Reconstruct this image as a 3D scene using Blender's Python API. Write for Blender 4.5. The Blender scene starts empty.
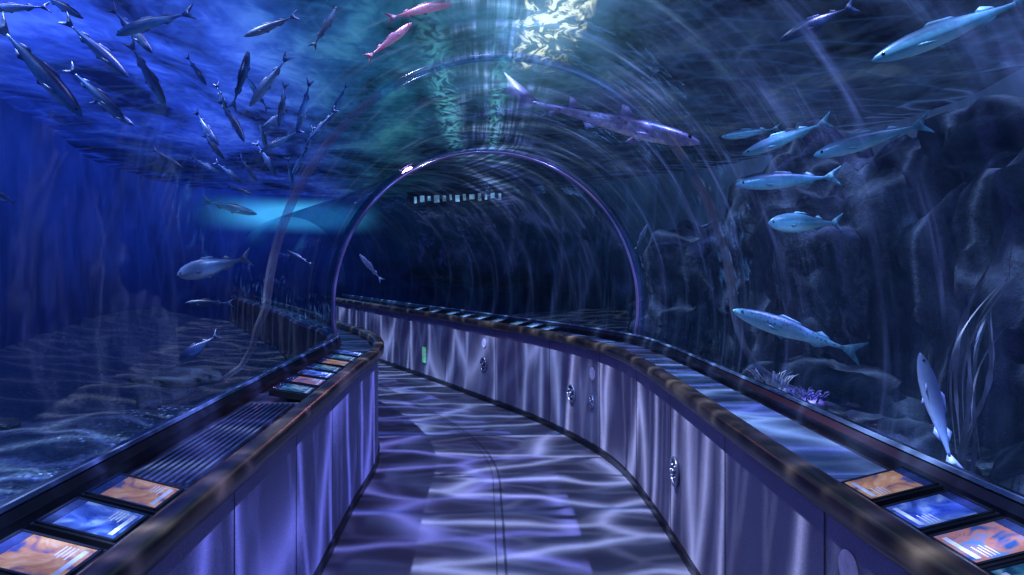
import bpy, bmesh, math, random
from mathutils import Vector, Matrix, noise
random.seed(7)
sc = bpy.context.scene
sc.view_settings.view_transform = 'Standard'
F = 700.0; EYE = 1.6

# ------------------------------------------------------------ node helpers
def N(nt, t, ins=None, **props):
    n = nt.nodes.new(t)
    for k, v in props.items(): setattr(n, k, v)
    for k, v in (ins or {}).items():
        s = n.inputs[k]
        if isinstance(v, bpy.types.NodeSocket): nt.links.new(v, s)
        else: s.default_value = v
    return n
def new_mat(name):
    m = bpy.data.materials.new(name); m.use_nodes = True
    m.node_tree.nodes.clear()
    return m, m.node_tree
def out(nt, sh):
    o = nt.nodes.new('ShaderNodeOutputMaterial'); nt.links.new(sh, o.inputs[0])
def c4(c): return (c[0], c[1], c[2], 1)
def math_(nt, op, a, b=0.0, clamp=False):
    return N(nt, 'ShaderNodeMath', {0: a, 1: b}, operation=op, use_clamp=clamp).outputs[0]
def maprange(nt, v, a, b, c, d, it='LINEAR'):
    return N(nt, 'ShaderNodeMapRange', {0: v, 1: a, 2: b, 3: c, 4: d}, interpolation_type=it).outputs[0]
def ramp(nt, fac, stops):
    r = N(nt, 'ShaderNodeValToRGB', {0: fac}); e = r.color_ramp.elements
    while len(e) > 1: e.remove(e[0])
    e[0].position = stops[0][0]; e[0].color = c4(stops[0][1])
    for p, c in stops[1:]:
        x = e.new(p); x.color = c4(c)
    return r.outputs[0]
def mixc(nt, f, a, b, bt='MIX'):
    return N(nt, 'ShaderNodeMixRGB', {0: f, 1: a, 2: b}, blend_type=bt).outputs[0]
def bump1(nt, v, c, w):
    """smooth hill 0..1 around c with half-width w"""
    return maprange(nt, math_(nt, 'ABSOLUTE', math_(nt, 'SUBTRACT', v, c)), 0, w, 1, 0, 'SMOOTHSTEP')
def simple(name, col, rough=0.5, metal=0.0, nscale=30, namt=0.25, emis=0, bump=0.0, coord='Object'):
    m, nt = new_mat(name)
    tc = N(nt, 'ShaderNodeTexCoord')
    nz = N(nt, 'ShaderNodeTexNoise', {'Vector': tc.outputs[coord], 'Scale': nscale, 'Detail': 5})
    col2 = [c*(1-namt) for c in col]; col3 = [min(1, c*(1+namt)) for c in col]
    cc = ramp(nt, nz.outputs[0], [(0.3, col2), (0.7, col3)])
    b = N(nt, 'ShaderNodeBsdfPrincipled', {'Base Color': cc, 'Roughness': rough, 'Metallic': metal})
    if emis:
        nt.links.new(cc, b.inputs['Emission Color']); b.inputs['Emission Strength'].default_value = emis
    if bump:
        bp = N(nt, 'ShaderNodeBump', {'Strength': bump, 'Height': nz.outputs[0]})
        nt.links.new(bp.outputs[0], b.inputs['Normal'])
    out(nt, b.outputs[0]); return m

# ------------------------------------------------------------ mesh helpers
def add_obj(name, verts, faces, mats, smooth=False, uvs=None, fm=None):
    me = bpy.data.meshes.new(name); me.from_pydata([tuple(v) for v in verts], [], faces)
    for m in mats: me.materials.append(m)
    if fm:
        for p, i in zip(me.polygons, fm): p.material_index = i
    if smooth: me.polygons.foreach_set('use_smooth', [True]*len(me.polygons))
    if uvs:
        l = me.uv_layers.new(name='UVMap')
        for p in me.polygons:
            for li in p.loop_indices: l.data[li].uv = uvs[me.loops[li].vertex_index]
    me.update()
    o = bpy.data.objects.new(name, me); sc.collection.objects.link(o); return o
def loft(name, rows, mat, smooth=True, closed=False, caps=False, us=None):
    n = len(rows[0]); v = []; f = []; uv = []
    for i, r in enumerate(rows):
        for j, p in enumerate(r):
            v.append(p); uv.append((us[i] if us else i/(len(rows)-1), j/(n-1)))
    m = n if closed else n-1
    for i in range(len(rows)-1):
        for j in range(m):
            k = (j+1) % n
            f.append((i*n+j, i*n+k, (i+1)*n+k, (i+1)*n+j))
    if caps:
        f.append(tuple(range(n))[::-1]); b = (len(rows)-1)*n; f.append(tuple(range(b, b+n)))
    return add_obj(name, v, f, [mat], smooth, uv)
class MB:
    """accumulates parts with material indices into one mesh"""
    def __init__(s): s.v = []; s.f = []; s.m = []
    def add(s, verts, faces, mi=0):
        o = len(s.v); s.v += [Vector(p) for p in verts]
        s.f += [tuple(i+o for i in f) for f in faces]; s.m += [mi]*len(faces)
    def box(s, a, b, mi=0, M=None):
        x0, y0, z0 = a; x1, y1, z1 = b
        vs = [Vector(p) for p in [(x0,y0,z0),(x1,y0,z0),(x1,y1,z0),(x0,y1,z0),(x0,y0,z1),(x1,y0,z1),(x1,y1,z1),(x0,y1,z1)]]
        if M: vs = [M @ p for p in vs]
        s.add(vs, [(3,2,1,0),(4,5,6,7),(0,1,5,4),(1,2,6,5),(2,3,7,6),(3,0,4,7)], mi)
    def tube(s, pts, rads, mi=0, seg=8, hoop=False):
        vs = []; fs = []; n = len(pts)
        for i, p in enumerate(pts):
            p = Vector(p); t = (Vector(pts[min(i+1, n-1)])-Vector(pts[max(i-1, 0)])).normalized()
            ref = Vector((0, 1, 0)) if hoop else (Vector((0.13, 0.31, 1)) if abs(t.z) < .9 else Vector((1, .1, 0)))
            a = t.cross(ref).normalized(); b = t.cross(a)
            for k in range(seg):
                an = 2*math.pi*k/seg; vs.append(p+(a*math.cos(an)+b*math.sin(an))*rads[i])
        for i in range(n-1):
            for k in range(seg):
                q = (k+1) % seg; fs.append((i*seg+k, i*seg+q, (i+1)*seg+q, (i+1)*seg+k))
        fs.append(tuple(range(seg))[::-1]); fs.append(tuple(range((n-1)*seg, n*seg)))
        s.add(vs, fs, mi)
    def hoop(s, pts, rads, mi=0, seg=8): s.tube(pts, rads, mi, seg, True)
    def build(s, name, mats, smooth=False): return add_obj(name, s.v, s.f, mats, smooth, None, s.m)

# ------------------------------------------------------------ plan of the tunnel (metres)
Lc  = [(-.83,-2),(-.83,0),(-.83,2),(-.84,3.5),(-.85,4.6),(-.84,5.5),(-.95,6.3),(-1.25,7.2),(-1.75,8.3),(-2.3,9.6),(-3.1,11.3),(-4.0,13.1),(-4.9,15)]
Loc = [(-1.27,-2),(-1.27,0),(-1.27,2),(-1.28,3.5),(-1.28,4.6),(-1.28,5.5),(-1.32,6.3),(-1.6,7.05),(-2.12,8.1),(-2.65,9.4),(-3.5,11.15),(-4.4,12.95),(-5.3,14.85)]
Rc  = [(1.05,-2),(1.05,0),(1.05,2),(1.09,3.5),(1.11,4.6),(1.07,5.5),(.88,6.3),(.5,7.3),(0,8.3),(-.6,9.5),(-1.5,11.2),(-2.45,13.1),(-3.4,15)]
Roc = [(1.48,-2),(1.48,0),(1.48,2),(1.5,3.5),(1.5,4.6),(1.49,5.5),(1.4,6.35),(.95,7.5),(.4,8.55),(-.2,9.75),(-1.1,11.4),(-2.05,13.3),(-3.0,15.2)]
def cr(P, t):
    n = len(P)-1; i = min(int(t), n-1); u = t-i
    g = lambda k: Vector(P[max(0, min(n, k))]) if 0 <= k <= n else (Vector(P[0])*2-Vector(P[1]) if k < 0 else Vector(P[n])*2-Vector(P[n-1]))
    a, b, c, d = g(i-1), g(i), g(i+1), g(i+2)
    return 0.5*((2*b)+(c-a)*u+(2*a-5*b+4*c-d)*u*u+(3*b-a-3*c+d)*u**3)
SUB = 8; TS = [i/SUB for i in range(12*SUB+1)]
def t_at(P, y):
    best = min((abs(cr(P, k/200).y-y), k/200) for k in range(2401)); return best[1]
def rail_pt(side, t, off, z):
    P, Q = (Lc, Loc) if side == 'left' else (Rc, Roc)
    a = cr(P, t); b = cr(Q, t); d = (b-a).normalized(); p = a+d*off
    return Vector((p.x, p.y, z))
def frac_pt(side, t, fr, z, ex=0):
    P, Q = (Lc, Loc) if side == 'left' else (Rc, Roc)
    a = cr(P, t); b = cr(Q, t); d = (b-a).normalized(); p = a.lerp(b, fr)+d*ex
    return Vector((p.x, p.y, z))

# ------------------------------------------------------------ materials
def mat_panel(name, col):
    m, nt = new_mat(name)
    g = N(nt, 'ShaderNodeNewGeometry')
    mp = N(nt, 'ShaderNodeMapping', {'Vector': g.outputs['Position'], 'Scale': (60, 60, 90)})
    nz = N(nt, 'ShaderNodeTexNoise', {'Vector': mp.outputs[0], 'Scale': 2.0, 'Detail': 4})
    n2 = N(nt, 'ShaderNodeTexNoise', {'Vector': g.outputs['Position'], 'Scale': 3.0, 'Detail': 6})
    f = math_(nt, 'ADD', math_(nt, 'MULTIPLY', nz.outputs[0], .6), math_(nt, 'MULTIPLY', n2.outputs[0], .4))
    cc = ramp(nt, f, [(.35, [c*.7 for c in col]), (.65, [c*1.25 for c in col])])
    bp = N(nt, 'ShaderNodeBump', {'Strength': .25, 'Distance': .005, 'Height': nz.outputs[0]})
    b = N(nt, 'ShaderNodeBsdfPrincipled', {'Base Color': cc, 'Roughness': .5, 'Metallic': .2, 'Normal': bp.outputs[0]})
    out(nt, b.outputs[0]); return m
M_panelR = mat_panel('panel_lavender_grey', (.225, .20, .305))
M_panelL = mat_panel('panel_violet_blue', (.20, .20, .40))
M_black = simple('black_rubber', (.006, .007, .012), .35)
M_seam = simple('seam_dark', (.006, .006, .014), .6)
M_joint = simple('floor_joint', (.020, .020, .042), .6)
def mat_rail():
    m, nt = new_mat('bronze_handrail')
    g = N(nt, 'ShaderNodeNewGeometry')
    mp = N(nt, 'ShaderNodeMapping', {'Vector': g.outputs['Position'], 'Scale': (1.6, .5, 1)})
    nz = N(nt, 'ShaderNodeTexNoise', {'Vector': mp.outputs[0], 'Scale': 9, 'Detail': 5, 'Roughness': .5})
    cc = ramp(nt, nz.outputs[0], [(.3, (.03, .023, .024)), (.5, (.065, .046, .036)), (.72, (.16, .105, .068))])
    b = N(nt, 'ShaderNodeBsdfPrincipled', {'Base Color': cc, 'Roughness': .28, 'Metallic': .45})
    out(nt, b.outputs[0]); return m
M_rail = mat_rail()
def mat_floor():
    m, nt = new_mat('rubber_carpet_floor')
    g = N(nt, 'ShaderNodeNewGeometry')
    nz = N(nt, 'ShaderNodeTexNoise', {'Vector': g.outputs['Position'], 'Scale': 160, 'Detail': 3})
    n2 = N(nt, 'ShaderNodeTexNoise', {'Vector': g.outputs['Position'], 'Scale': 2.2, 'Detail': 4})
    f = math_(nt, 'ADD', math_(nt, 'MULTIPLY', nz.outputs[0], .6), math_(nt, 'MULTIPLY', n2.outputs[0], .4))
    cc = ramp(nt, f, [(.35, (.048, .045, .078)), (.65, (.12, .115, .175))])
    bp = N(nt, 'ShaderNodeBump', {'Strength': .3, 'Distance': .004, 'Height': nz.outputs[0]})
    b = N(nt, 'ShaderNodeBsdfPrincipled', {'Base Color': cc, 'Roughness': .5, 'Specular IOR Level': .3, 'Normal': bp.outputs[0]})
    out(nt, b.outputs[0]); return m
M_floor = mat_floor()
M_tray = simple('ledge_dark_steel', (.028, .036, .07), .3, .4)
M_tray_pale = simple('ledge_pale_acrylic', (.09, .13, .23), .2, .2, 5)
M_bar = simple('grille_aluminium', (.13, .16, .26), .3, .8)
M_curb = simple('curb_black', (.008, .011, .02), .3)

def mat_glass(name, tint, hazemax, hz_lo, hz_hi):
    m, nt = new_mat(name)
    lw = N(nt, 'ShaderNodeLayerWeight', {'Blend': .25})
    f = maprange(nt, lw.outputs['Facing'], 0.25, 1.0, .04, .42)
    tr = N(nt, 'ShaderNodeBsdfTransparent', {'Color': c4(tint)})
    tc = N(nt, 'ShaderNodeTexCoord'); g = N(nt, 'ShaderNodeNewGeometry')
    s = N(nt, 'ShaderNodeSeparateXYZ', {0: g.outputs['Position']})
    mw = N(nt, 'ShaderNodeMapping', {'Vector': tc.outputs['UV'], 'Scale': (26, 7, 1)})
    nw = N(nt, 'ShaderNodeTexNoise', {'Vector': mw.outputs[0], 'Scale': 1.0, 'Detail': 3})
    bp = N(nt, 'ShaderNodeBump', {'Strength': .35, 'Distance': .03, 'Height': nw.outputs[0]})
    gl = N(nt, 'ShaderNodeBsdfGlossy', {'Color': (.7, .82, 1, 1), 'Roughness': .03, 'Normal': bp.outputs[0]})
    mp = N(nt, 'ShaderNodeMapping', {'Vector': tc.outputs['UV'], 'Scale': (190, 4.5, 1), 'Rotation': (0, 0, .01)})
    nz = N(nt, 'ShaderNodeTexNoise', {'Vector': mp.outputs[0], 'Scale': 1.0, 'Detail': 4, 'Roughness': .65, 'Distortion': .5})
    hz = maprange(nt, nz.outputs[0], hz_lo, hz_hi, .018, hazemax)  # streaks put shafts of light into the acrylic's haze
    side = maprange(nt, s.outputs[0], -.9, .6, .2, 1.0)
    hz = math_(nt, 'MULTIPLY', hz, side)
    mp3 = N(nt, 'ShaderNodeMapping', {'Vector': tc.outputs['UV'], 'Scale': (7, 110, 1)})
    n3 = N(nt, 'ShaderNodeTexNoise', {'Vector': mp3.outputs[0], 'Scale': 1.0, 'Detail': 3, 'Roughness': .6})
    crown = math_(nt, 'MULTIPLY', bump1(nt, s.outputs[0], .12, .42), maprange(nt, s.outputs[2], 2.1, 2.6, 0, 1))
    h2 = math_(nt, 'MULTIPLY', maprange(nt, n3.outputs[0], .46, .72, .01, .28), crown)  # lengthwise streaks at the crown, light shafts painted into the haze
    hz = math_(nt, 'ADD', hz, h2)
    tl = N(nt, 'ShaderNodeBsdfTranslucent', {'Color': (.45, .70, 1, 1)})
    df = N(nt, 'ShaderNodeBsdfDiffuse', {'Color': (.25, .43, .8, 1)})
    hs = N(nt, 'ShaderNodeMixShader', {0: .4, 1: tl.outputs[0], 2: df.outputs[0]})
    a = N(nt, 'ShaderNodeMixShader', {0: hz, 1: tr.outputs[0], 2: hs.outputs[0]})
    b = N(nt, 'ShaderNodeMixShader', {0: f, 1: a.outputs[0], 2: gl.outputs[0]})
    out(nt, b.outputs[0]); return m
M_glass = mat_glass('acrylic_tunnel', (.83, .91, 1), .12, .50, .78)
M_glass2 = mat_glass('acrylic_tunnel_shade_tint', (.46, .58, .68), .08, .50, .75)  # dark tint added so the far section reads as a shaded interior

# ------------------------------------------------------------ floor
rows = []
for t in TS:
    a = cr(Lc, t); b = cr(Rc, t)
    rows.append([Vector((*(a.lerp(b, k/6)), 0)) for k in range(7)])
loft('floor', rows, M_floor, False)
def strip(name, fr, w, t0, t1, z=.003, mat=M_joint):
    rr = []
    for t in [t0+(t1-t0)*i/60 for i in range(61)]:
        a = cr(Lc, t); b = cr(Rc, t); d = (b-a).normalized(); p = a.lerp(b, fr)
        rr.append([Vector((*(p-d*w), z)), Vector((*(p+d*w), z))])
    return loft(name, rr, mat, False)
strip('floor_joint_strip', .475, .003, 0, 12)
strip('floor_joint_strip', .50, .007, 0, 12)

# ------------------------------------------------------------ parapets
HR = .95
def swept(name, side, prof, mat, t0=0, t1=12, closed=True, step=SUB, frac=None):
    n = max(2, int((t1-t0)*step))
    rr = []
    for i in range(n+1):
        t = t0+(t1-t0)*i/n
        r = []
        for q in prof:
            if frac is None: r.append(rail_pt(side, t, q[0], q[1]))
            else: r.append(frac_pt(side, t, q[0], q[1], q[2]))
        rr.append(r)
    return loft(name, rr, mat, False, closed, closed)
for side, mp in (('left', M_panelL), ('right', M_panelR)):
    swept('wall_'+side, side, [(0, 0), (0, .875), (.03, .875), (.03, 0)], mp)
    swept('baseboard_'+side, side, [(-.014, 0), (-.014, .05), (.0, .06), (.01, .0)], M_black)
    pr = []
    for k in range(14):
        a = 2*math.pi*k/14
        cx, cz = math.cos(a), math.sin(a)
        pr.append((-.005+.048*math.copysign(abs(cx)**.6, cx), .908+.042*math.copysign(abs(cz)**.6, cz)))
    o = swept('handrail', side, pr, M_rail)
    for p in o.data.polygons: p.use_smooth = True
    swept('display_ledge', side, [(0, .86, .045), (0, .885, .045), (1, .885, -.052), (1, .86, -.052)], M_tray, frac=1)
    swept('tunnel_curb', side, [(1, .44, -.05), (1, .93, -.05), (1, .955, -.035), (1, .96, .03), (1, .93, .06), (1, .44, .06)], M_curb, frac=1)
    swept('curb_rail', side, [(1, .962, -.035), (1, .974, -.03), (1, .974, -.02), (1, .962, -.015)], M_tray_pale, frac=1)
for side in ('left', 'right'):
    mb = MB()
    P = Lc if side == 'left' else Rc
    for y in ([1.55, 2.35, 3.15, 3.95, 4.75, 5.5] if side == 'left' else [1.2, 2.15, 3.1, 4.1, 5.0, 5.9, 6.9, 8.0, 9.2, 10.4, 11.6, 12.8]):
        t = t_at(P, y); t2 = t+.004
        a = rail_pt(side, t, -.0025, .06); b = rail_pt(side, t2, -.0025, .06)
        d = (b-a).normalized()*.004
        mb.add([a-d, a+d, Vector((*(a+d).xy, .87)), Vector((*(a-d).xy, .87))], [(0, 1, 2, 3)])
    mb.build('trim_seams_'+side, [M_seam])

ty = lambda P, y: t_at(P, y)
swept('ledge_light_tray', 'right', [(.16, .886, 0), (.16, .897, 0), (.78, .897, 0), (.78, .886, 0)], M_tray_pale, ty(Rc, 2.35), ty(Rc, 5.4), step=14, frac=1)
swept('ledge_light_tray', 'right', [(.2, .886, 0), (.2, .897, 0), (.7, .897, 0), (.7, .886, 0)], M_tray_pale, ty(Rc, 6.2), ty(Rc, 7.0), step=14, frac=1)
gv = bpy.data.objects.new('vent_grille', None); sc.collection.objects.link(gv)
for k in range(9):
    fr = .25+k*.06
    o = swept('grille_bar_%d' % k, 'left', [(fr, .886, 0), (fr, .902, 0), (fr+.03, .902, 0), (fr+.03, .886, 0)], M_bar, ty(Lc, 2.25), ty(Lc, 3.55), step=10, frac=1)
    o.parent = gv

# ------------------------------------------------------------ info panels
def mat_pic(name, a, b, c, seed):
    m, nt = new_mat(name)
    tc = N(nt, 'ShaderNodeTexCoord')
    mp = N(nt, 'ShaderNodeMapping', {'Vector': tc.outputs['Object'], 'Location': (seed*3.1, seed, 0), 'Scale': (1, 1, 1)})
    nz = N(nt, 'ShaderNodeTexNoise', {'Vector': mp.outputs[0], 'Scale': 12, 'Detail': 6, 'Distortion': 1.2})
    cc = ramp(nt, nz.outputs[0], [(.36, a), (.5, b), (.64, c)])
    c2 = mixc(nt, 1, cc, (.35, .35, .35, 1), 'MULTIPLY')
    bs = N(nt, 'ShaderNodeBsdfPrincipled', {'Base Color': c2, 'Roughness': .12, 'Emission Color': cc, 'Emission Strength': .42})
    out(nt, bs.outputs[0]); return m
pics = [mat_pic('print_orange', (.05, .08, .28), (.52, .25, .13), (.66, .44, .32), 1),
        mat_pic('print_blue', (.02, .05, .3), (.07, .15, .6), (.25, .4, .75), 2),
        mat_pic('print_coral', (.03, .10, .35), (.5, .2, .16), (.12, .25, .6), 3),
        mat_pic('print_teal', (.01, .05, .14), (.04, .2, .36), (.35, .45, .6), 4)]
M_txt = simple('print_text', (.35, .4, .55), .3, emis=.3)
M_hdr = simple('print_header', (.02, .03, .10), .2)
def info_panel(side, y, pic, w=.2, l=.18, off=.06, tilt=.05, z0=.93):
    P = Lc if side == 'left' else Rc
    t = t_at(P, y)
    p0 = rail_pt(side, t, off, z0); p1 = rail_pt(side, t, off+w, z0+tilt)
    X = (p1-p0).normalized()
    q = rail_pt(side, min(t+.02, 12), off, z0)-p0; Y = q.normalized()
    Z = X.cross(Y)
    if Z.z < 0: Y = -Y; Z = X.cross(Y)
    Y = Z.cross(X).normalized()
    W = w; mb = MB()
    h = l/2; bw = .008
    mb.box((-.005, -h-.01, -.035), (W+.005, h+.01, -.002), 0)
    for a, b in (((0, -h), (W, -h+bw)), ((0, h-bw), (W, h)), ((0, -h), (bw, h)), ((W-bw, -h), (W, h))):
        mb.box((a[0], a[1], -.002), (b[0], b[1], .003), 0)
    mb.box((bw, -h+bw, -.001), (W-bw, h-bw, .0005), 1)
    mb.box((W*.10, -h*.72, .0005), (W*.16, h*.7, .0012), 2)
    for k in range(4):
        mb.box((W*(.22+.045*k), -h*.75, .0005), (W*(.235+.045*k), -h*.75+l*(.33-.05*(k % 2)), .001), 2)
    mb.box((W*.82, -h+bw, .0005), (W-bw, h-bw, .0012), 3)
    o = mb.build('info_panel', [M_black, pics[pic], M_txt, M_hdr])
    R = Matrix((X, Y, Z)).transposed().to_4x4(); o.matrix_world = Matrix.Translation(p0) @ R
    return o
for y, p in ((1.33, 3), (1.55, 0), (1.78, 1), (2.0, 0)): info_panel('left', y, p)
for i, y in enumerate((3.75, 4.0, 4.25, 4.5, 4.75, 5.0, 5.25)): info_panel('left', y, [3, 2, 1, 3, 0, 3, 1][i], l=.2, w=.2, z0=.925, tilt=.03)
for y, p in ((1.45, 3), (1.64, 2), (1.85, 1), (2.07, 0)): info_panel('right', y, p, l=.17, off=.05)
for i, y in enumerate((7.2, 7.5, 7.8, 8.2, 8.6, 9.0, 9.4, 9.9, 10.4)): info_panel('right', y, 3, l=.2, z0=.925, tilt=.04)

# ------------------------------------------------------------ portholes, discs and a sign on the walls
M_steel = simple('brushed_steel', (.35, .35, .5), .3, .8)
M_disc = simple('lavender_disc', (.35, .32, .55), .4, emis=.1)
M_green = simple('green_sign_print', (.1, .55, .3), .4, emis=.4)
def wall_frame(y, z, lift=-.006):
    t = t_at(Rc, y); a = rail_pt('right', t, lift, z); q = (rail_pt('right', t+.02, 0, z)-rail_pt('right', t-.02, 0, z)).normalized()
    n = Vector((0, 0, 1)).cross(q)
    if n.x > 0: n = -n
    n.normalize()
    return a, q, n
def porthole(y, z, r=.07):
    a, q, n = wall_frame(y, z, -.012); up = Vector((0, 0, 1)); mb = MB()
    S = 24
    ring = []
    for k in range(S+1):
        an = 2*math.pi*k/S; ring.append(a+(q*math.cos(an)+up*math.sin(an)*1.1)*r)
    mb.tube(ring, [.011]*(S+1), 0, 8)
    vs = [a]+ring[:-1]; mb.add(vs, [(0, 1+k, 1+(k+1) % S) for k in range(S)], 1)
    for k in range(4):
        an = math.pi/4+math.pi/2*k; c = a+(q*math.cos(an)+up*math.sin(an)*1.1)*r*.55
        mb.tube([c+n*-.002, c+n*.012], [.012, .009], 0, 10)
    mb.tube([a-n*.004, a+n*.02], [.018, .014], 0, 12)
    mb.build('porthole', [M_steel, M_black], True)
for y, z in ((3.97, .43), (6.45, .42), (8.25, .43), (6.05, .42)): porthole(y, z, .07 if y != 6.05 else .045)
def disc(y, z, r=.055):
    a, q, n = wall_frame(y, z, -.003); up = Vector((0, 0, 1)); S = 28; mb = MB()
    A = [a+(q*math.cos(2*math.pi*k/S)+up*math.sin(2*math.pi*k/S))*r for k in range(S)]
    B = [a+n*.003+(q*math.cos(2*math.pi*k/S)+up*math.sin(2*math.pi*k/S))*r*.95 for k in range(S)]
    mb.add(A+B, [(k, (k+1) % S, S+(k+1) % S, S+k) for k in range(S)]+[tuple(range(S, 2*S))], 0)
    mb.build('round_wall_plaque', [M_disc])
for y, z in ((6.05, .66), (8.25, .68), (2.0, .73)): disc(y, z)
a, q, n = wall_frame(9.9, .33); mb = MB()
Mx = Matrix((q, Vector((0, 0, 1)), n)).transposed().to_4x4(); Mx.translation = a
mb.box((-.06, -.11, 0), (.06, .11, .006), 0, Mx); mb.box((-.045, -.02, .006), (.045, .08, .008), 1, Mx)
for k in range(3): mb.box((-.045, -.04-.025*k, .006), (.03, -.05-.025*k, .008), 1, Mx)
mb.build('green_wall_sign', [M_green, simple('sign_white', (.3, .65, .5), .4, emis=.3)])

# ------------------------------------------------------------ acrylic tunnel + joint rings
def arch(t, grow=0.0, seg=56):
    a = cr(Loc, t); b = cr(Roc, t); c = (a+b)/2; half = (b-a).length/2; d = (b-a).normalized()
    zc = 1.225; r = math.sqrt(half*half+.275**2)+grow
    y = c.y
    k = min(1, max(0, (y-3.8)/2.5)); k = k*k*(3-2*k)
    rz = (1.66*(1-k)+1.41*k)+grow
    th0 = -math.asin(.255/r)
    pts = []
    for i in range(seg+1):
        th = th0+(math.pi-2*th0)*i/seg
        p = c+d*(r*math.cos(th)); pts.append(Vector((p.x, p.y, zc+(rz if math.sin(th) > 0 else r)*math.sin(th))))
    return pts
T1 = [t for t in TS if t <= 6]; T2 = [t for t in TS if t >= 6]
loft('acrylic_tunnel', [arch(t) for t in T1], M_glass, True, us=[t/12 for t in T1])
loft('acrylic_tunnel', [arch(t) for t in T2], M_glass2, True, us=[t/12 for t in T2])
def mat_joint(name, c1, c2, em, clear=0):
    m, nt = new_mat(name)
    g = N(nt, 'ShaderNodeNewGeometry')
    nz = N(nt, 'ShaderNodeTexNoise', {'Vector': g.outputs['Position'], 'Scale': 3, 'Detail': 4})
    cc = ramp(nt, nz.outputs[0], [(.35, c1), (.65, c2)])
    b = N(nt, 'ShaderNodeBsdfPrincipled', {'Base Color': cc, 'Roughness': .15, 'Emission Color': cc, 'Emission Strength': em}).outputs[0]
    if clear:
        s = N(nt, 'ShaderNodeSeparateXYZ', {0: g.outputs['Position']})
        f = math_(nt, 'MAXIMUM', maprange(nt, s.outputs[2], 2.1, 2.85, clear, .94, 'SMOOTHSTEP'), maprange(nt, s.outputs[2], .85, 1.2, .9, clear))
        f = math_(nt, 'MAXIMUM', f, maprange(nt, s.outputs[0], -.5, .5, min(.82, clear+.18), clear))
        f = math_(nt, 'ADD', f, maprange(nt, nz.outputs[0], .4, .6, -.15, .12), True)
        tr = N(nt, 'ShaderNodeBsdfTransparent', {'Color': (.75, .86, 1, 1)})
        b = N(nt, 'ShaderNodeMixShader', {0: f, 1: b, 2: tr.outputs[0]}).outputs[0]
    out(nt, b); return m
M_j1 = mat_joint('joint_clear_reflection', (.05, .09, .17), (.22, .17, .18), .12, .55)  # tan tone paints in the handrail's reflection, with a faint glow
M_j2 = mat_joint('joint_sealant_violet', (.06, .07, .24), (.16, .11, .26), .14)
M_j3 = mat_joint('joint_flange_dark', (.005, .018, .05), (.010, .03, .07), .15, .45)
cy = lambda t: (cr(Loc, t).y+cr(Roc, t).y)/2
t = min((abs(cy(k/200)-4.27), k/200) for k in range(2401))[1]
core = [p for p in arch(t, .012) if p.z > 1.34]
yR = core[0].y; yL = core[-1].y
flareR = [Vector((x_, yR, z_)) for x_, z_ in ((2.3, .74), (2.05, .79), (1.84, .87), (1.68, .98), (1.60, 1.10), (1.56, 1.22))]  # flared ends model refracted edges seen in the acrylic, not a real part
flareL = [Vector((-x_, yL, z_)) for x_, z_ in ((1.37, 1.22), (1.40, 1.10), (1.47, .98), (1.6, .89), (1.78, .82), (1.95, .78))]
pts = flareR+core+flareL
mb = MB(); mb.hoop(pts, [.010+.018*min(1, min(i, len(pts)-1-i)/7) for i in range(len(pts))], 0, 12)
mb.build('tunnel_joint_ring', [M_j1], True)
t = min((abs(cy(k/200)-6.33), k/200) for k in range(2401))[1]
A0 = arch(t, -.012); A1 = arch(t, .055)
ring_rows = [[p, q_, q_+Vector((0, .08, 0)), p+Vector((0, .08, 0))] for p, q_ in zip(A0, A1)]
loft('tunnel_portal_collar', ring_rows, M_j3, False, True, True)
mb = MB(); pp = arch(t, -.016); mb.hoop([p-Vector((0, .012, 0)) for p in pp], [.012]*len(pp), 0, 10)
mb.build('tunnel_joint_ring', [M_j2], True)

# ------------------------------------------------------------ tank: walls, floor, water surface
TW_L = [(-3.9,-4),(-4.5,-1),(-4.7,2),(-4.8,3.5),(-4.9,4.6),(-5.0,5.5),(-5.1,6.3),(-5.3,7.2),(-5.6,8.3),(-6,9.6),(-6.6,11.3),(-7.2,13.1),(-7.4,16)]
TW_R = [(4.2,-4),(4.6,-1),(4.9,2),(5,3.5),(5.1,4.6),(5.2,5.5),(5.3,6.3),(5.4,7.3),(5.5,8.3),(5.5,9.5),(5.3,11.2),(4.6,13.6),(3,16)]
def mat_tank():
    m, nt = new_mat('tank_deep_water_wall')
    g = N(nt, 'ShaderNodeNewGeometry')
    s = N(nt, 'ShaderNodeSeparateXYZ', {0: g.outputs['Position']})
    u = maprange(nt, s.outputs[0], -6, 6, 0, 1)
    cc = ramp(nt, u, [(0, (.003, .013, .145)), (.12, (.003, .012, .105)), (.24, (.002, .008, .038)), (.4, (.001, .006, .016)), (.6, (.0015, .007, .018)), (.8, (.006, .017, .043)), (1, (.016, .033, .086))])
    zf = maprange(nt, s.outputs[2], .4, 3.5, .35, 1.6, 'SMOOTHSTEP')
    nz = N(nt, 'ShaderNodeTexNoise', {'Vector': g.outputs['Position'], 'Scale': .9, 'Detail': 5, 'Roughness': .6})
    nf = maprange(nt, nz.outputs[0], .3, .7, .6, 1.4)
    e = mixc(nt, 1, cc, math_(nt, 'MULTIPLY', zf, nf), 'MULTIPLY')  # water haze painted as a position-based glow
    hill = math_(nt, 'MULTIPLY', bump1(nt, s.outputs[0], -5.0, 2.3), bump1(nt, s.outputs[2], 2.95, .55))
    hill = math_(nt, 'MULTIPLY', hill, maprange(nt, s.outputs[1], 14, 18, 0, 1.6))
    e = mixc(nt, hill, e, (.07, .52, .9, 1), 'ADD')  # cyan light beam painted into the wall's glow
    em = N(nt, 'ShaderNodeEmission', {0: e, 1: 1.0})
    df = N(nt, 'ShaderNodeBsdfDiffuse', {0: (.0025, .005, .014, 1)})
    a = N(nt, 'ShaderNodeAddShader', {0: em.outputs[0], 1: df.outputs[0]})
    out(nt, a.outputs[0]); return m
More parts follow.
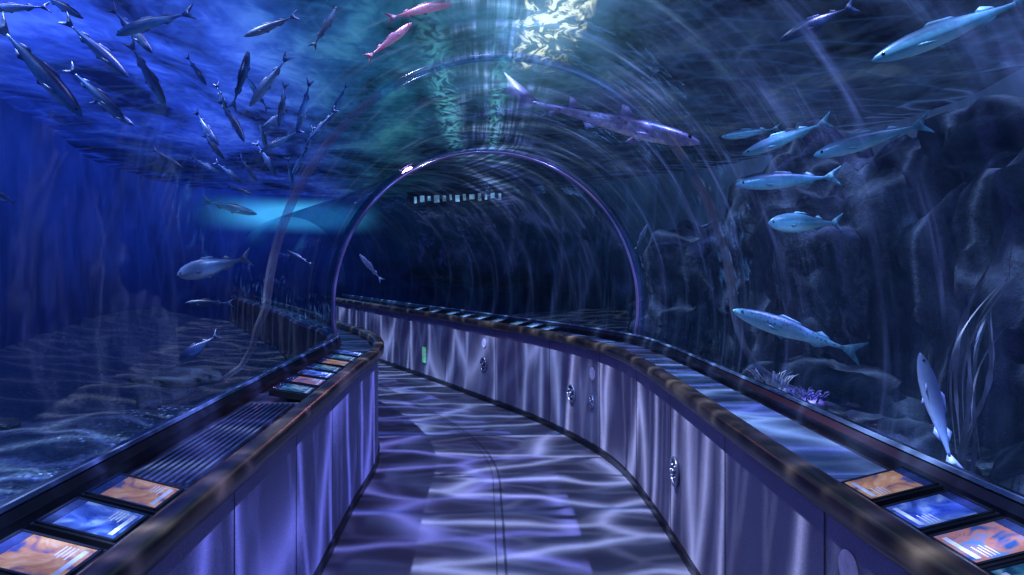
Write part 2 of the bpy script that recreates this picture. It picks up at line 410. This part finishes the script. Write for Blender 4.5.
M_tank = mat_tank()
def V3(p, z): return Vector((p.x, p.y, z))
zs = [-.2, .4, 1, 1.8, 2.6, 3.7]
wl = [[V3(cr(TW_L, t), z) for z in zs] for t in TS]
wr = [[V3(cr(TW_R, t), z) for z in zs] for t in TS]
back = []
for k in range(25):
    a = math.pi*k/24; cx = -2.2; x = cx-5.2*math.cos(a); y = 16+4*math.sin(a)
    back.append([Vector((x, y, z)) for z in zs])
front = [[Vector((x, -4, z)) for z in zs] for x in (4.2, 0, -3.9)]
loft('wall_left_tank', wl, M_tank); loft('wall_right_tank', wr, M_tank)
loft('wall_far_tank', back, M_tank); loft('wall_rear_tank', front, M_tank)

def mat_gravel():
    m, nt = new_mat('tank_gravel')
    g = N(nt, 'ShaderNodeNewGeometry')
    s = N(nt, 'ShaderNodeSeparateXYZ', {0: g.outputs['Position']})
    vo = N(nt, 'ShaderNodeTexVoronoi', {'Vector': g.outputs['Position'], 'Scale': 26})
    n2 = N(nt, 'ShaderNodeTexNoise', {'Vector': g.outputs['Position'], 'Scale': 2, 'Detail': 6})
    f = math_(nt, 'ADD', math_(nt, 'MULTIPLY', vo.outputs['Distance'], .7), math_(nt, 'MULTIPLY', n2.outputs[0], .5))
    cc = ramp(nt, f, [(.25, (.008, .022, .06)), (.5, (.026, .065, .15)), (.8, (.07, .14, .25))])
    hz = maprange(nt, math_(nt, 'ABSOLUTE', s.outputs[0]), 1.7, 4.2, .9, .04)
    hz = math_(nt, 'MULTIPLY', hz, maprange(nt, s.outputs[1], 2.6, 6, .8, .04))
    c2 = mixc(nt, 1, cc, hz, 'MULTIPLY')  # gravel darkened with distance to paint in water haze
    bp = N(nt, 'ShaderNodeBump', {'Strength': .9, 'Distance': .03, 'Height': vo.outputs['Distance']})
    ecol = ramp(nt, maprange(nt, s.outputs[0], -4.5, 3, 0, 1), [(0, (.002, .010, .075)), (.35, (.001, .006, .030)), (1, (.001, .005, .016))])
    b = N(nt, 'ShaderNodeBsdfPrincipled', {'Base Color': c2, 'Roughness': .85, 'Specular IOR Level': .15, 'Normal': bp.outputs[0], 'Emission Color': ecol, 'Emission Strength': .8})  # emission adds the blue of the water haze
    out(nt, b.outputs[0]); return m
M_gravel = mat_gravel()
def bed_h(x, y): return .42+.07*noise.noise(Vector((x*1.3, y*1.3, 0)))+.03*noise.noise(Vector((x*4, y*4, 3)))
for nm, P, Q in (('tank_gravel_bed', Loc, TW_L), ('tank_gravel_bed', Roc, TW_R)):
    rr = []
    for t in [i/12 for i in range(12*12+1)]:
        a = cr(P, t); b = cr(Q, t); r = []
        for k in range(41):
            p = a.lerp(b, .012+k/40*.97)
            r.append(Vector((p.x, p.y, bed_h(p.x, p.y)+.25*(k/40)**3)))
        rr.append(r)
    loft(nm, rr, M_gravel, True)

def mat_surface():
    m, nt = new_mat('rippled_water_surface')
    g = N(nt, 'ShaderNodeNewGeometry')
    s = N(nt, 'ShaderNodeSeparateXYZ', {0: g.outputs['Position']})
    dn = N(nt, 'ShaderNodeTexNoise', {'Vector': g.outputs['Position'], 'Scale': .9, 'Detail': 2})
    dv = mixc(nt, .65, g.outputs['Position'], dn.outputs['Color'], 'ADD')
    mp = N(nt, 'ShaderNodeMapping', {'Vector': dv, 'Scale': (.75, 1.9, 0.0), 'Rotation': (0, 0, .2)})
    vo = N(nt, 'ShaderNodeTexVoronoi', {'Vector': mp.outputs[0], 'Scale': .95}, feature='DISTANCE_TO_EDGE', voronoi_dimensions='2D')
    vo2 = N(nt, 'ShaderNodeTexVoronoi', {'Vector': mp.outputs[0], 'Scale': 2.1}, feature='DISTANCE_TO_EDGE', voronoi_dimensions='2D')
    a = math_(nt, 'POWER', maprange(nt, vo.outputs[0], 0, .21, 1, 0), 3.4)
    b = math_(nt, 'MULTIPLY', math_(nt, 'POWER', maprange(nt, vo2.outputs[0], 0, .2, 1, 0), 2.5), .16)
    ca = math_(nt, 'ADD', a, b, True)
    tcol = maprange(nt, ca, 0, 1, .025, 1.0)
    tr = N(nt, 'ShaderNodeBsdfTransparent', {'Color': tcol})  # cell-edge transparency shapes the suns into caustics
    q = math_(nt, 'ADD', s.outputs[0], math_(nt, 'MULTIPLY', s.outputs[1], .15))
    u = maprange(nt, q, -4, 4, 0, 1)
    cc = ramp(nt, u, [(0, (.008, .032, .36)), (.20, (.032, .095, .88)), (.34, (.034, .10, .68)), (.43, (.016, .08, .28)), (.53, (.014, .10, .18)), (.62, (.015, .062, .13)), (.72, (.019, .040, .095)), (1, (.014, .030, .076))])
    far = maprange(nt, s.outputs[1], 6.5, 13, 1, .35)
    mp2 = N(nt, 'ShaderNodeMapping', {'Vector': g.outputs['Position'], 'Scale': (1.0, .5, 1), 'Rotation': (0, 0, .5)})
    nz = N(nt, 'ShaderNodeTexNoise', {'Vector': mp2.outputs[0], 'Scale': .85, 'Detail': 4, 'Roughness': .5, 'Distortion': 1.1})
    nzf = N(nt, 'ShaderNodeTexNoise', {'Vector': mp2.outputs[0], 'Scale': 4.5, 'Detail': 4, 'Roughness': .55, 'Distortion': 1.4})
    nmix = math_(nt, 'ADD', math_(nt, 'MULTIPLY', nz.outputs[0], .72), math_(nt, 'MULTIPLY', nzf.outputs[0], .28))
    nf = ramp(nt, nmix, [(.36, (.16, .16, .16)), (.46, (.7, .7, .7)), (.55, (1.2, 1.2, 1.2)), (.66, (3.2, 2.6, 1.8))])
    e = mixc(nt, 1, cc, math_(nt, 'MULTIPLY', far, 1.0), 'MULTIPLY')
    e = mixc(nt, 1, e, nf, 'MULTIPLY')  # surface glow painted as emission, dimmer with distance
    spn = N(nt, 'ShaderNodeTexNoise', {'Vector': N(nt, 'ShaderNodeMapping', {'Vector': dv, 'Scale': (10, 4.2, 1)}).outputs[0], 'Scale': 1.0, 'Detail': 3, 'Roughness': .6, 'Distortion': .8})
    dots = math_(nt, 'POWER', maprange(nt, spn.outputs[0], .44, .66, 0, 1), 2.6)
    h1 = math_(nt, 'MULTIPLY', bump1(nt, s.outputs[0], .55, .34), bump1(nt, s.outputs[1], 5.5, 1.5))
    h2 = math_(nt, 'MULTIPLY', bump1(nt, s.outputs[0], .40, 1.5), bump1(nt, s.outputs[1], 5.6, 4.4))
    e = mixc(nt, math_(nt, 'MULTIPLY', math_(nt, 'MULTIPLY', h1, dots), 8), e, (1, .98, .68, 1), 'ADD')  # glitter of overhead light painted as emissive specks
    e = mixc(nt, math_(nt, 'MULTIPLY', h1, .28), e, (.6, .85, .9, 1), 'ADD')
    e = mixc(nt, math_(nt, 'MULTIPLY', math_(nt, 'POWER', h2, 1.4), maprange(nt, nmix, .3, .7, .16, .58)), e, (.18, .54, .76, 1), 'ADD')  # broad pool of light painted around the glitter
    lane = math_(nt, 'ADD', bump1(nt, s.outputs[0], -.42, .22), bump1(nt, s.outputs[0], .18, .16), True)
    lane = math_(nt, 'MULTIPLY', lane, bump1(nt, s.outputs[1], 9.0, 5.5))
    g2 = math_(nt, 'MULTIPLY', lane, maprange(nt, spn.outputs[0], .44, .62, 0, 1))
    e = mixc(nt, math_(nt, 'MULTIPLY', g2, .75), e, (.14, .58, .66, 1), 'ADD')  # teal columns of reflected light painted as glowing lanes
    em = N(nt, 'ShaderNodeEmission', {0: e, 1: .95})
    ad = N(nt, 'ShaderNodeAddShader', {0: tr.outputs[0], 1: em.outputs[0]})
    out(nt, ad.outputs[0]); return m
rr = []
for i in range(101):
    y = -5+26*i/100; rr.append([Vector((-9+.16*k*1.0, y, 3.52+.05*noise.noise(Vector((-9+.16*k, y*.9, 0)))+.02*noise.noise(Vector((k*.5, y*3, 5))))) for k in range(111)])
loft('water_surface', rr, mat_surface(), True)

# ------------------------------------------------------------ rocks
def mat_rock(name, k):
    m, nt = new_mat(name)
    g = N(nt, 'ShaderNodeNewGeometry')
    nz = N(nt, 'ShaderNodeTexNoise', {'Vector': g.outputs['Position'], 'Scale': 4, 'Detail': 7, 'Roughness': .65})
    cc = ramp(nt, nz.outputs[0], [(.35, (.003*k, .006*k, .014*k)), (.65, (.012*k, .020*k, .040*k))])
    ec = ramp(nt, nz.outputs[0], [(.35, (.0015, .005, .017)), (.7, (.007, .017, .045))])
    bp = N(nt, 'ShaderNodeBump', {'Strength': .7, 'Distance': .1, 'Height': nz.outputs[0]})
    b = N(nt, 'ShaderNodeBsdfPrincipled', {'Base Color': cc, 'Roughness': 1, 'Specular IOR Level': .1, 'Normal': bp.outputs[0], 'Emission Color': ec, 'Emission Strength': .6})  # emission paints a slight water haze over the rock
    out(nt, b.outputs[0]); return m
M_rock = mat_rock('reef_rock', 1.0)
M_rockL = mat_rock('sea_stone', .8)
def rock(name, c, s, seed, mat, sub=4, amp=.35, rot=0):
    bm = bmesh.new(); bmesh.ops.create_icosphere(bm, subdivisions=sub, radius=1)
    for v in bm.verts:
        p = v.co.copy(); o = Vector((seed*7.3, seed*2.1, seed))
        d = 1+amp*noise.noise(p*1.3+o)+amp*.6*noise.noise(p*3.1+o)+amp*.3*noise.noise(p*7+o)
        v.co = Vector((p.x*s[0], p.y*s[1], p.z*s[2]))*d
    me = bpy.data.meshes.new(name); bm.to_mesh(me); bm.free(); me.materials.append(mat)
    for p in me.polygons: p.use_smooth = True
    o = bpy.data.objects.new(name, me); o.location = c; o.rotation_euler = (0, 0, rot); sc.collection.objects.link(o); return o
for i, (c, s) in enumerate([((3.8, 4.6, 1.15), (.7, 1.2, 1.15)), ((3.95, 2.8, 1.0), (.6, 1.0, 1.3)), ((3.6, 6.8, 1.5), (1.2, 1.3, 1.3)), ((3.0, 8.6, 1.0), (1.2, 1.3, 1.1)),
                            ((4.0, 5.2, 2.4), (.7, .9, .4)), ((2.75, 5.6, .5), (.6, .7, .35)), ((2.5, 4.3, .42), (.4, .5, .22)), ((3.1, 3.2, .5), (.5, .6, .35))]):
    rock('reef_rock', c, s, i+1, M_rock, 5 if i < 4 else 4, .4)
for i, (c, s) in enumerate([((-2.66, 5.6, .5), (.10, .08, .08)), ((-2.1, 3.9, .46), (.05, .05, .04)), ((-3.9, 4.6, .46), (.18, .2, .08)), ((-3.0, 6.9, .46), (.4, .3, .12)), ((-3.4, 5.0, .45), (.08, .1, .05))]):
    rock('sea_stone', c, s, i+20, M_rockL, 4)
mb = MB()
bm = bmesh.new(); bmesh.ops.create_icosphere(bm, subdivisions=1, radius=1)
iv = [v.co.copy() for v in bm.verts]; jf = [tuple(v.index for v in f.verts) for f in bm.faces]; bm.free()
for _ in range(2600):
    sd = random.choice((-1, -1, 1)); x = (-1.4-random.random()*2.6) if sd < 0 else 1.7+random.random()*1.6
    y = random.uniform(.8, 5.8); r = random.uniform(.006, .022)
    mb.add([Vector((p.x*r*1.3, p.y*r, p.z*r*.7))+Vector((x, y, .006+bed_h(x, y))) for p in iv], jf)
mb.build('pebble_scatter', [simple('pebbles', (.022, .055, .12), .7, 0, 3, .7)], True)

# ------------------------------------------------------------ anemones, coral and kelp
M_anem = simple('anemone_white', (.16, .20, .32), .5, emis=.14)
M_coral = simple('coral_violet', (.06, .05, .18), .5, emis=.1)
def cluster(name, c, n, h, mat, spread, r=.006):
    mb = MB()
    for i in range(n):
        a = random.uniform(0, 2*math.pi); q = random.random()**.5*spread
        b = Vector((math.cos(a)*q, math.sin(a)*q, 0)); hh = h*random.uniform(.5, 1); lean = Vector((math.cos(a), math.sin(a), 0))*hh*.5*q/spread
        pts = [b, b+lean*.3+Vector((0, 0, hh*.5)), b+lean+Vector((random.uniform(-.02, .02), 0, hh*.85)), b+lean*1.6+Vector((0, 0, hh))]
        mb.tube(pts, [r*1.4, r, r*.9, r*.3], 0, 6)
    mb.tube([(0, 0, -.08), (0, 0, -.02), (0, 0, .01)], [spread*.9, spread*1.05, spread*.8], 0, 14)
    o = mb.build(name, [mat], True); o.location = c; return o
cluster('sea_anemone', (1.86, 4.5, .80), 46, .14, M_anem, .10, .004)
cluster('violet_coral', (2.12, 4.6, .72), 60, .07, M_coral, .12, .005)
rock('reef_rock', (1.98, 4.6, .5), (.36, .3, .24), 41, M_rock, 4)
M_kelp = simple('kelp_blade', (.04, .055, .115), .5, 0, 8, .5, emis=.14)
def kelp(x, y, h, seed, n=5):
    rnd = random.Random(seed); mb = MB()
    for s in range(n):
        bx = rnd.uniform(-.12, .12); by = rnd.uniform(-.12, .12); ph = rnd.uniform(0, 6); hh = h*rnd.uniform(.6, 1); w = rnd.uniform(.006, .018)
        vs = []; K = 22
        for i in range(K):
            t = i/(K-1); z = t*hh; ox = bx+.10*math.sin(t*4+ph)*t+.25*t*t; oy = by+.06*math.sin(t*6+ph)
            ww = w*math.sin(math.pi*min(1, .08+t*.9))*(1+.3*math.sin(t*40+ph)); tw = t*3+ph
            d = Vector((math.cos(tw), math.sin(tw)*.6, .1))*ww
            p = Vector((x+ox, y+oy, .42+z)); vs += [p-d, p+d]
        mb.add(vs, [(2*i, 2*i+1, 2*i+3, 2*i+2) for i in range(K-1)])
    mb.build('kelp', [M_kelp], True)
kelp(2.2, 3.3, 1.5, 2, 6); kelp(2.9, 4.2, 1.6, 4)

# ------------------------------------------------------------ fish
def mat_fish(name, back, side, belly, spots=0.3, em=.06, dots=False):
    m, nt = new_mat(name)
    tc = N(nt, 'ShaderNodeTexCoord'); s = N(nt, 'ShaderNodeSeparateXYZ', {0: tc.outputs['Object']})
    nz = N(nt, 'ShaderNodeTexNoise', {'Vector': tc.outputs['Object'], 'Scale': 26, 'Detail': 4})
    zz = math_(nt, 'ADD', s.outputs[2], math_(nt, 'MULTIPLY', math_(nt, 'SUBTRACT', nz.outputs[0], .5), .05*spots*3))
    u = maprange(nt, zz, -.085, .085, 0, 1)
    cc = ramp(nt, u, [(.1, belly), (.42, side), (.55, [c*.8 for c in side]), (.72, back)])
    if dots:
        vo = N(nt, 'ShaderNodeTexVoronoi', {'Vector': tc.outputs['Object'], 'Scale': 34})
        k = math_(nt, 'MULTIPLY', maprange(nt, vo.outputs['Distance'], .22, .38, 1, 0), maprange(nt, s.outputs[2], -.03, .0, 0, .8))
        cc = mixc(nt, k, cc, c4([c*.3 for c in back]))
    b = N(nt, 'ShaderNodeBsdfPrincipled', {'Base Color': cc, 'Roughness': .38, 'Metallic': .15, 'Emission Color': cc, 'Emission Strength': em})
    out(nt, b.outputs[0]); return m
FM = {
 'blue': mat_fish('scales_blue', (.005, .016, .08), (.02, .09, .30), (.10, .28, .62), em=.10),
 'teal': mat_fish('scales_teal', (.02, .08, .17), (.06, .24, .42), (.20, .48, .68), em=.18),
 'spot': mat_fish('scales_spotted', (.04, .12, .22), (.09, .27, .44), (.24, .50, .68), em=.18, dots=True),
 'grey': mat_fish('scales_grey', (.03, .06, .16), (.06, .11, .26), (.14, .20, .38), em=.12),
 'pink': mat_fish('scales_pink', (.26, .07, .16), (.5, .16, .28), (.6, .36, .5), em=.28),
 'dim':  mat_fish('scales_dim', (.01, .025, .08), (.015, .045, .13), (.03, .09, .22)),
 'shark': mat_fish('skin_leopard_shark', (.05, .06, .19), (.11, .12, .33), (.32, .35, .62), .9, em=.30, dots=True),
 'pale': mat_fish('scales_pale', (.05, .09, .24), (.10, .16, .36), (.22, .30, .56), em=.12)}
M_eye = simple('fish_eye', (.01, .01, .02), .1)
FFIN = {k: simple('fin_'+k, {'blue': (.015, .055, .22), 'teal': (.06, .21, .35), 'spot': (.06, .21, .35), 'grey': (.06, .09, .22), 'pink': (.4, .12, .2), 'dim': (.015, .04, .12), 'shark': (.09, .10, .28), 'pale': (.10, .15, .36)}[k], .5, emis=.2 if k == 'shark' else .1) for k in FM}
SHAPE = {
 'mackerel': [(0, .004, .003), (.03, .022, .016), (.08, .038, .03), (.16, .055, .043), (.28, .070, .052), (.42, .074, .054), (.56, .066, .046), (.7, .048, .033), (.82, .030, .02), (.92, .017, .011), (1, .012, .007)],
 'bream':    [(0, .006, .004), (.03, .04, .02), (.08, .075, .035), (.16, .105, .05), (.28, .13, .06), (.42, .135, .06), (.56, .115, .05), (.7, .08, .036), (.82, .048, .022), (.92, .028, .012), (1, .024, .008)],
 'shark':    [(0, .006, .008), (.03, .018, .024), (.08, .03, .038), (.16, .042, .05), (.28, .05, .054), (.42, .046, .046), (.56, .036, .034), (.7, .024, .022), (.82, .017, .014), (.92, .012, .008), (1, .008, .005)]}
def fish_mesh(kind, col, bend):
    """unit length fish, nose at +x, back at +z"""
    S = 14; sh = SHAPE[kind]; mb = MB(); B = .84
    bx = lambda x: bend*math.sin((x-.1)*3.0)*(.5-x)*.5
    vs = []; dense = []
    for i in range(len(sh)-1):
        for k in range(2):
            u = k/2; a, b = sh[i], sh[i+1]; dense.append(tuple(a[j]*(1-u)+b[j]*u for j in range(3)))
    dense.append(sh[-1])
    for t, h, w in dense:
        x = .5-t*B
        for k in range(S):
            an = 2*math.pi*k/S; cz, cy = math.sin(an), math.cos(an)
            vs.append((x, bx(x)+w*cy, h*cz*(1.0 if cz > 0 else .95)))
    n = len(dense); fs = [(i*S+k, i*S+(k+1) % S, (i+1)*S+(k+1) % S, (i+1)*S+k) for i in range(n-1) for k in range(S)]
    fs += [tuple(range(S))[::-1], tuple(range((n-1)*S, n*S))]
    mb.add(vs, fs, 0)
    def fin(pts, th=.0035):
        c = [Vector((p[0], bx(p[0])+(p[2] if len(p) > 2 else 0), p[1])) for p in pts]
        k = len(c); nrm = Vector((0, th, 0))
        va = [p+nrm for p in c]+[p-nrm for p in c]
        mb.add(va, [tuple(range(k)), tuple(range(k, 2*k))[::-1]]+[(i, k+i, k+(i+1) % k, (i+1) % k) for i in range(k)], 1)
    x1 = .5-B
    if kind == 'shark':
        fin([(x1+.03, .008), (x1-.04, .05), (x1-.17, .11), (x1-.12, .05), (x1-.155, .03), (x1-.06, -.006), (x1-.06, -.045), (x1, -.008)])
        fin([(.18, .044), (.12, .095), (.09, .10), (.09, .042)]); fin([(-.1, .032), (-.15, .07), (-.17, .07), (-.165, .02)])
        fin([(.0, -.034), (-.06, -.06), (-.08, -.028)]); fin([(-.2, -.018), (-.25, -.045), (-.26, -.014)])
        for sg in (1, -1): fin([(.27, -.02, sg*.04), (.2, -.05, sg*.13), (.16, -.05, sg*.12), (.19, -.02, sg*.045)])
    else:
        tw = .085 if kind == 'mackerel' else .12
        fin([(x1+.015, .012), (x1-.05, tw*.55), (x1-.155, tw*1.15), (x1-.13, tw*.75), (x1-.085, 0.012), (x1-.08, -.004), (x1-.13, -tw*.72), (x1-.15, -tw*1.1), (x1-.05, -tw*.5), (x1+.015, -.012)])
        hh = .070 if kind == 'mackerel' else .13
        fin([(.18, hh*.93), (.13, hh+.022), (.09, hh+.018), (.0, hh+.005), (-.02, hh*.85), (.1, hh*.9)])
        fin([(-.12, hh*.6), (-.16, hh*.6+.022), (-.22, hh*.4+.01), (-.24, hh*.26)])
        fin([(-.10, -hh*.6), (-.15, -hh*.6-.022), (-.21, -hh*.4-.01), (-.23, -hh*.28)])
        fin([(.14, -hh*.9), (.09, -hh-.018), (.06, -hh*.92)])
        for sg in (1, -1): fin([(.27, -.012, sg*.042), (.2, -.042, sg*.075), (.15, -.036, sg*.07), (.21, -.018, sg*.05)], .002)
    er = .012 if kind != 'bream' else .016
    for sg in (1, -1):
        ex = .5-.075*B; ev = []
        wy = .03 if kind != 'shark' else .034
        for i in range(5):
            ph = math.pi*i/4
            for k in range(8): ev.append((ex+er*math.sin(ph)*math.cos(k*math.pi/4), bx(ex)+sg*wy*.92+er*.6*math.cos(ph), .012+er*math.sin(ph)*math.sin(k*math.pi/4)))
        mb.add(ev, [(i*8+k, i*8+(k+1) % 8, (i+1)*8+(k+1) % 8, (i+1)*8+k) for i in range(4) for k in range(8)], 2)
    return mb
def fish(name, kind, col, px, py, plen, ang, D, yaw=0.0, bend=None):
    # frame pixel position and assumed depth -> metres
    x = (px-482)/F*D; z = EYE-(py-265)/F*D
    L = plen/F*D
    if bend is None: bend = random.uniform(-.3, .3)
    o = fish_mesh(kind, col, bend).build(name, [FM[col], FFIN[col], M_eye], True)
    a = math.radians(ang); d = Vector((math.cos(a)*math.cos(yaw), math.sin(yaw), math.sin(a)*math.cos(yaw))).normalized()
    up = Vector((0, 0, 1)); z_ = (up-d*up.dot(d)).normalized(); y_ = z_.cross(d)
    R = Matrix((d, y_, z_)).transposed().to_4x4()
    o.matrix_world = Matrix.Translation((x, D, z)) @ R @ Matrix.Scale(L, 4)
    return o
school = [
 (38,68,112,-49,3.6),(96,48,74,-43,4.0),(153,22,80,193,4.4),(132,30,62,-47,4.6),(95,92,66,-45,4.2),(148,74,66,-62,4.4),(18,8,56,185,4.0),(112,112,46,-32,4.6),
 (242,80,58,82,5.4),(270,80,60,232,5.0),(233,120,48,-60,5.3),(205,127,44,-52,5.6),(283,104,44,262,5.4),(305,106,50,250,5.8),(324,124,38,228,6.3),(282,140,44,212,5.8),
 (212,146,36,-45,5.8),(262,133,34,-75,6.0),(228,172,32,-38,6.2),(247,168,32,-50,6.5),(266,158,36,-62,6.3),(300,160,32,240,6.8),(290,172,28,-80,7.0),(205,165,30,-30,6.2),
 (258,95,34,120,6.0),(222,100,34,-70,6.2),(310,140,26,250,7.2),(276,118,30,215,6.8),(240,190,26,-20,7.0),(60,5,50,-30,4.6),(340,98,30,235,6.4),(196,70,34,-55,6.0)]
for (px, py, l, a, D) in school: fish('mackerel', 'mackerel', 'blue', px, py, l*1.12, a, D, random.uniform(-.3, .3))
fish('mackerel','mackerel','teal',228,207,60,-14,4.8)
fish('mackerel','mackerel','dim',166,158,40,-32,5.0)
fish('mackerel','mackerel','blue',365,198,28,30,9.0)
fish('sea_bream','bream','grey',214,266,76,194,4.6)
fish('sea_bream','bream','dim',198,348,48,215,4.4)
fish('mackerel','mackerel','dim',210,303,50,180,4.8)
fish('mackerel','mackerel','dim',300,258,30,150,6.5)
fish('sea_bream','bream','blue',4,198,30,160,4.0)
fish('rockfish','mackerel','pink',418,10,70,10,4.9)
fish('rockfish','mackerel','pink',389,42,60,40,5.4)
fish('rockfish','mackerel','grey',325,28,50,60,5.0)
fish('rockfish','mackerel','grey',272,26,60,200,4.9)
fish('leopard_shark','shark','shark',600,120,205,-13,6.7,0,.1)
fish('mackerel','mackerel','teal',955,28,165,201,3.1,.15)
fish('mackerel','mackerel','dim',822,20,95,206,4.3)
fish('mackerel','mackerel','teal',751,133,60,188,4.9)
fish('mackerel','mackerel','teal',786,138,94,201,4.2)
fish('mackerel','mackerel','teal',872,139,122,196,3.5)
fish('mackerel','mackerel','teal',791,180,112,185,3.9)
fish('sea_bream','bream','teal',806,223,76,180,4.6)
fish('spotted_bass','mackerel','spot',796,332,134,161,4.15)
fish('spotted_bass','mackerel','pale',936,412,120,102,3.0,.1)
fish('mackerel','mackerel','pale',371,268,36,130,5.9)  # fish shape put in for a bright reflection in the acrylic
fish('mackerel','mackerel','pale',641,238,30,65,6.9)

# ------------------------------------------------------------ far clerestory window band
mb = MB(); Mw = Matrix.Translation((-.45, 15, 3.04)) @ Matrix.Rotation(-.04, 4, 'Y')
mb.box((-1.15, 0, -.16), (1.15, .1, .17), 0, Mw)
xx = -1.0
for k in range(13):
    wd = [.05, .09, .06, .11, .07][k % 5]
    mb.box((xx, -.03, -.08+.02*(k % 3)), (xx+wd, 0, .06+.015*(k % 2)), 1, Mw); xx += wd+.075
mb.build('window_1', [M_black, simple('window_glow', (.22, .38, .46), .3, emis=.8, nscale=6, namt=.8)])

# ------------------------------------------------------------ light
def sun(name, d, col, st, ang=.6):
    l = bpy.data.lights.new(name, 'SUN'); l.energy = st; l.color = col; l.angle = math.radians(ang)
    o = bpy.data.objects.new(name, l); o.rotation_euler = Vector(d).to_track_quat('-Z', 'Y').to_euler(); o.location = (0, 0, 8); sc.collection.objects.link(o)
sun('caustic_fill_sun', (.45, .12, -1), (.66, .76, 1), 24, .8)
sun('caustic_fill_sun', (-.5, .10, -1), (.38, .40, 1), 18, .8)  # second sun added so the opposite wall is lit too
sun('caustic_fill_sun', (.05, .9, -.8), (.35, .57, 1), 5.5, 2)  # fill sun added from behind the camera, lights the fish sides
pl = bpy.data.lights.new('magenta_fill', 'POINT'); pl.energy = 9; pl.color = (1, .35, .75); pl.shadow_soft_size = .05  # added light without a fixture, tints the far parapet pink
o = bpy.data.objects.new('magenta_fill', pl); o.location = (-.6, 7.3, 2.3); sc.collection.objects.link(o)
w = bpy.data.worlds.new('World'); sc.world = w; w.use_nodes = True
w.node_tree.nodes['Background'].inputs[0].default_value = (.06, .2, .6, 1); w.node_tree.nodes['Background'].inputs[1].default_value = .1

# ------------------------------------------------------------ camera
cd = bpy.data.cameras.new('camera'); cam = bpy.data.objects.new('camera', cd); sc.collection.objects.link(cam)
cam.location = (0, 0, EYE); cam.rotation_euler = (math.radians(90), 0, 0)
cd.lens = F/1024*36; cd.sensor_width = 36; cd.shift_x = 30/1024; cd.shift_y = -22.5/1024; cd.clip_start = .02
sc.camera = cam
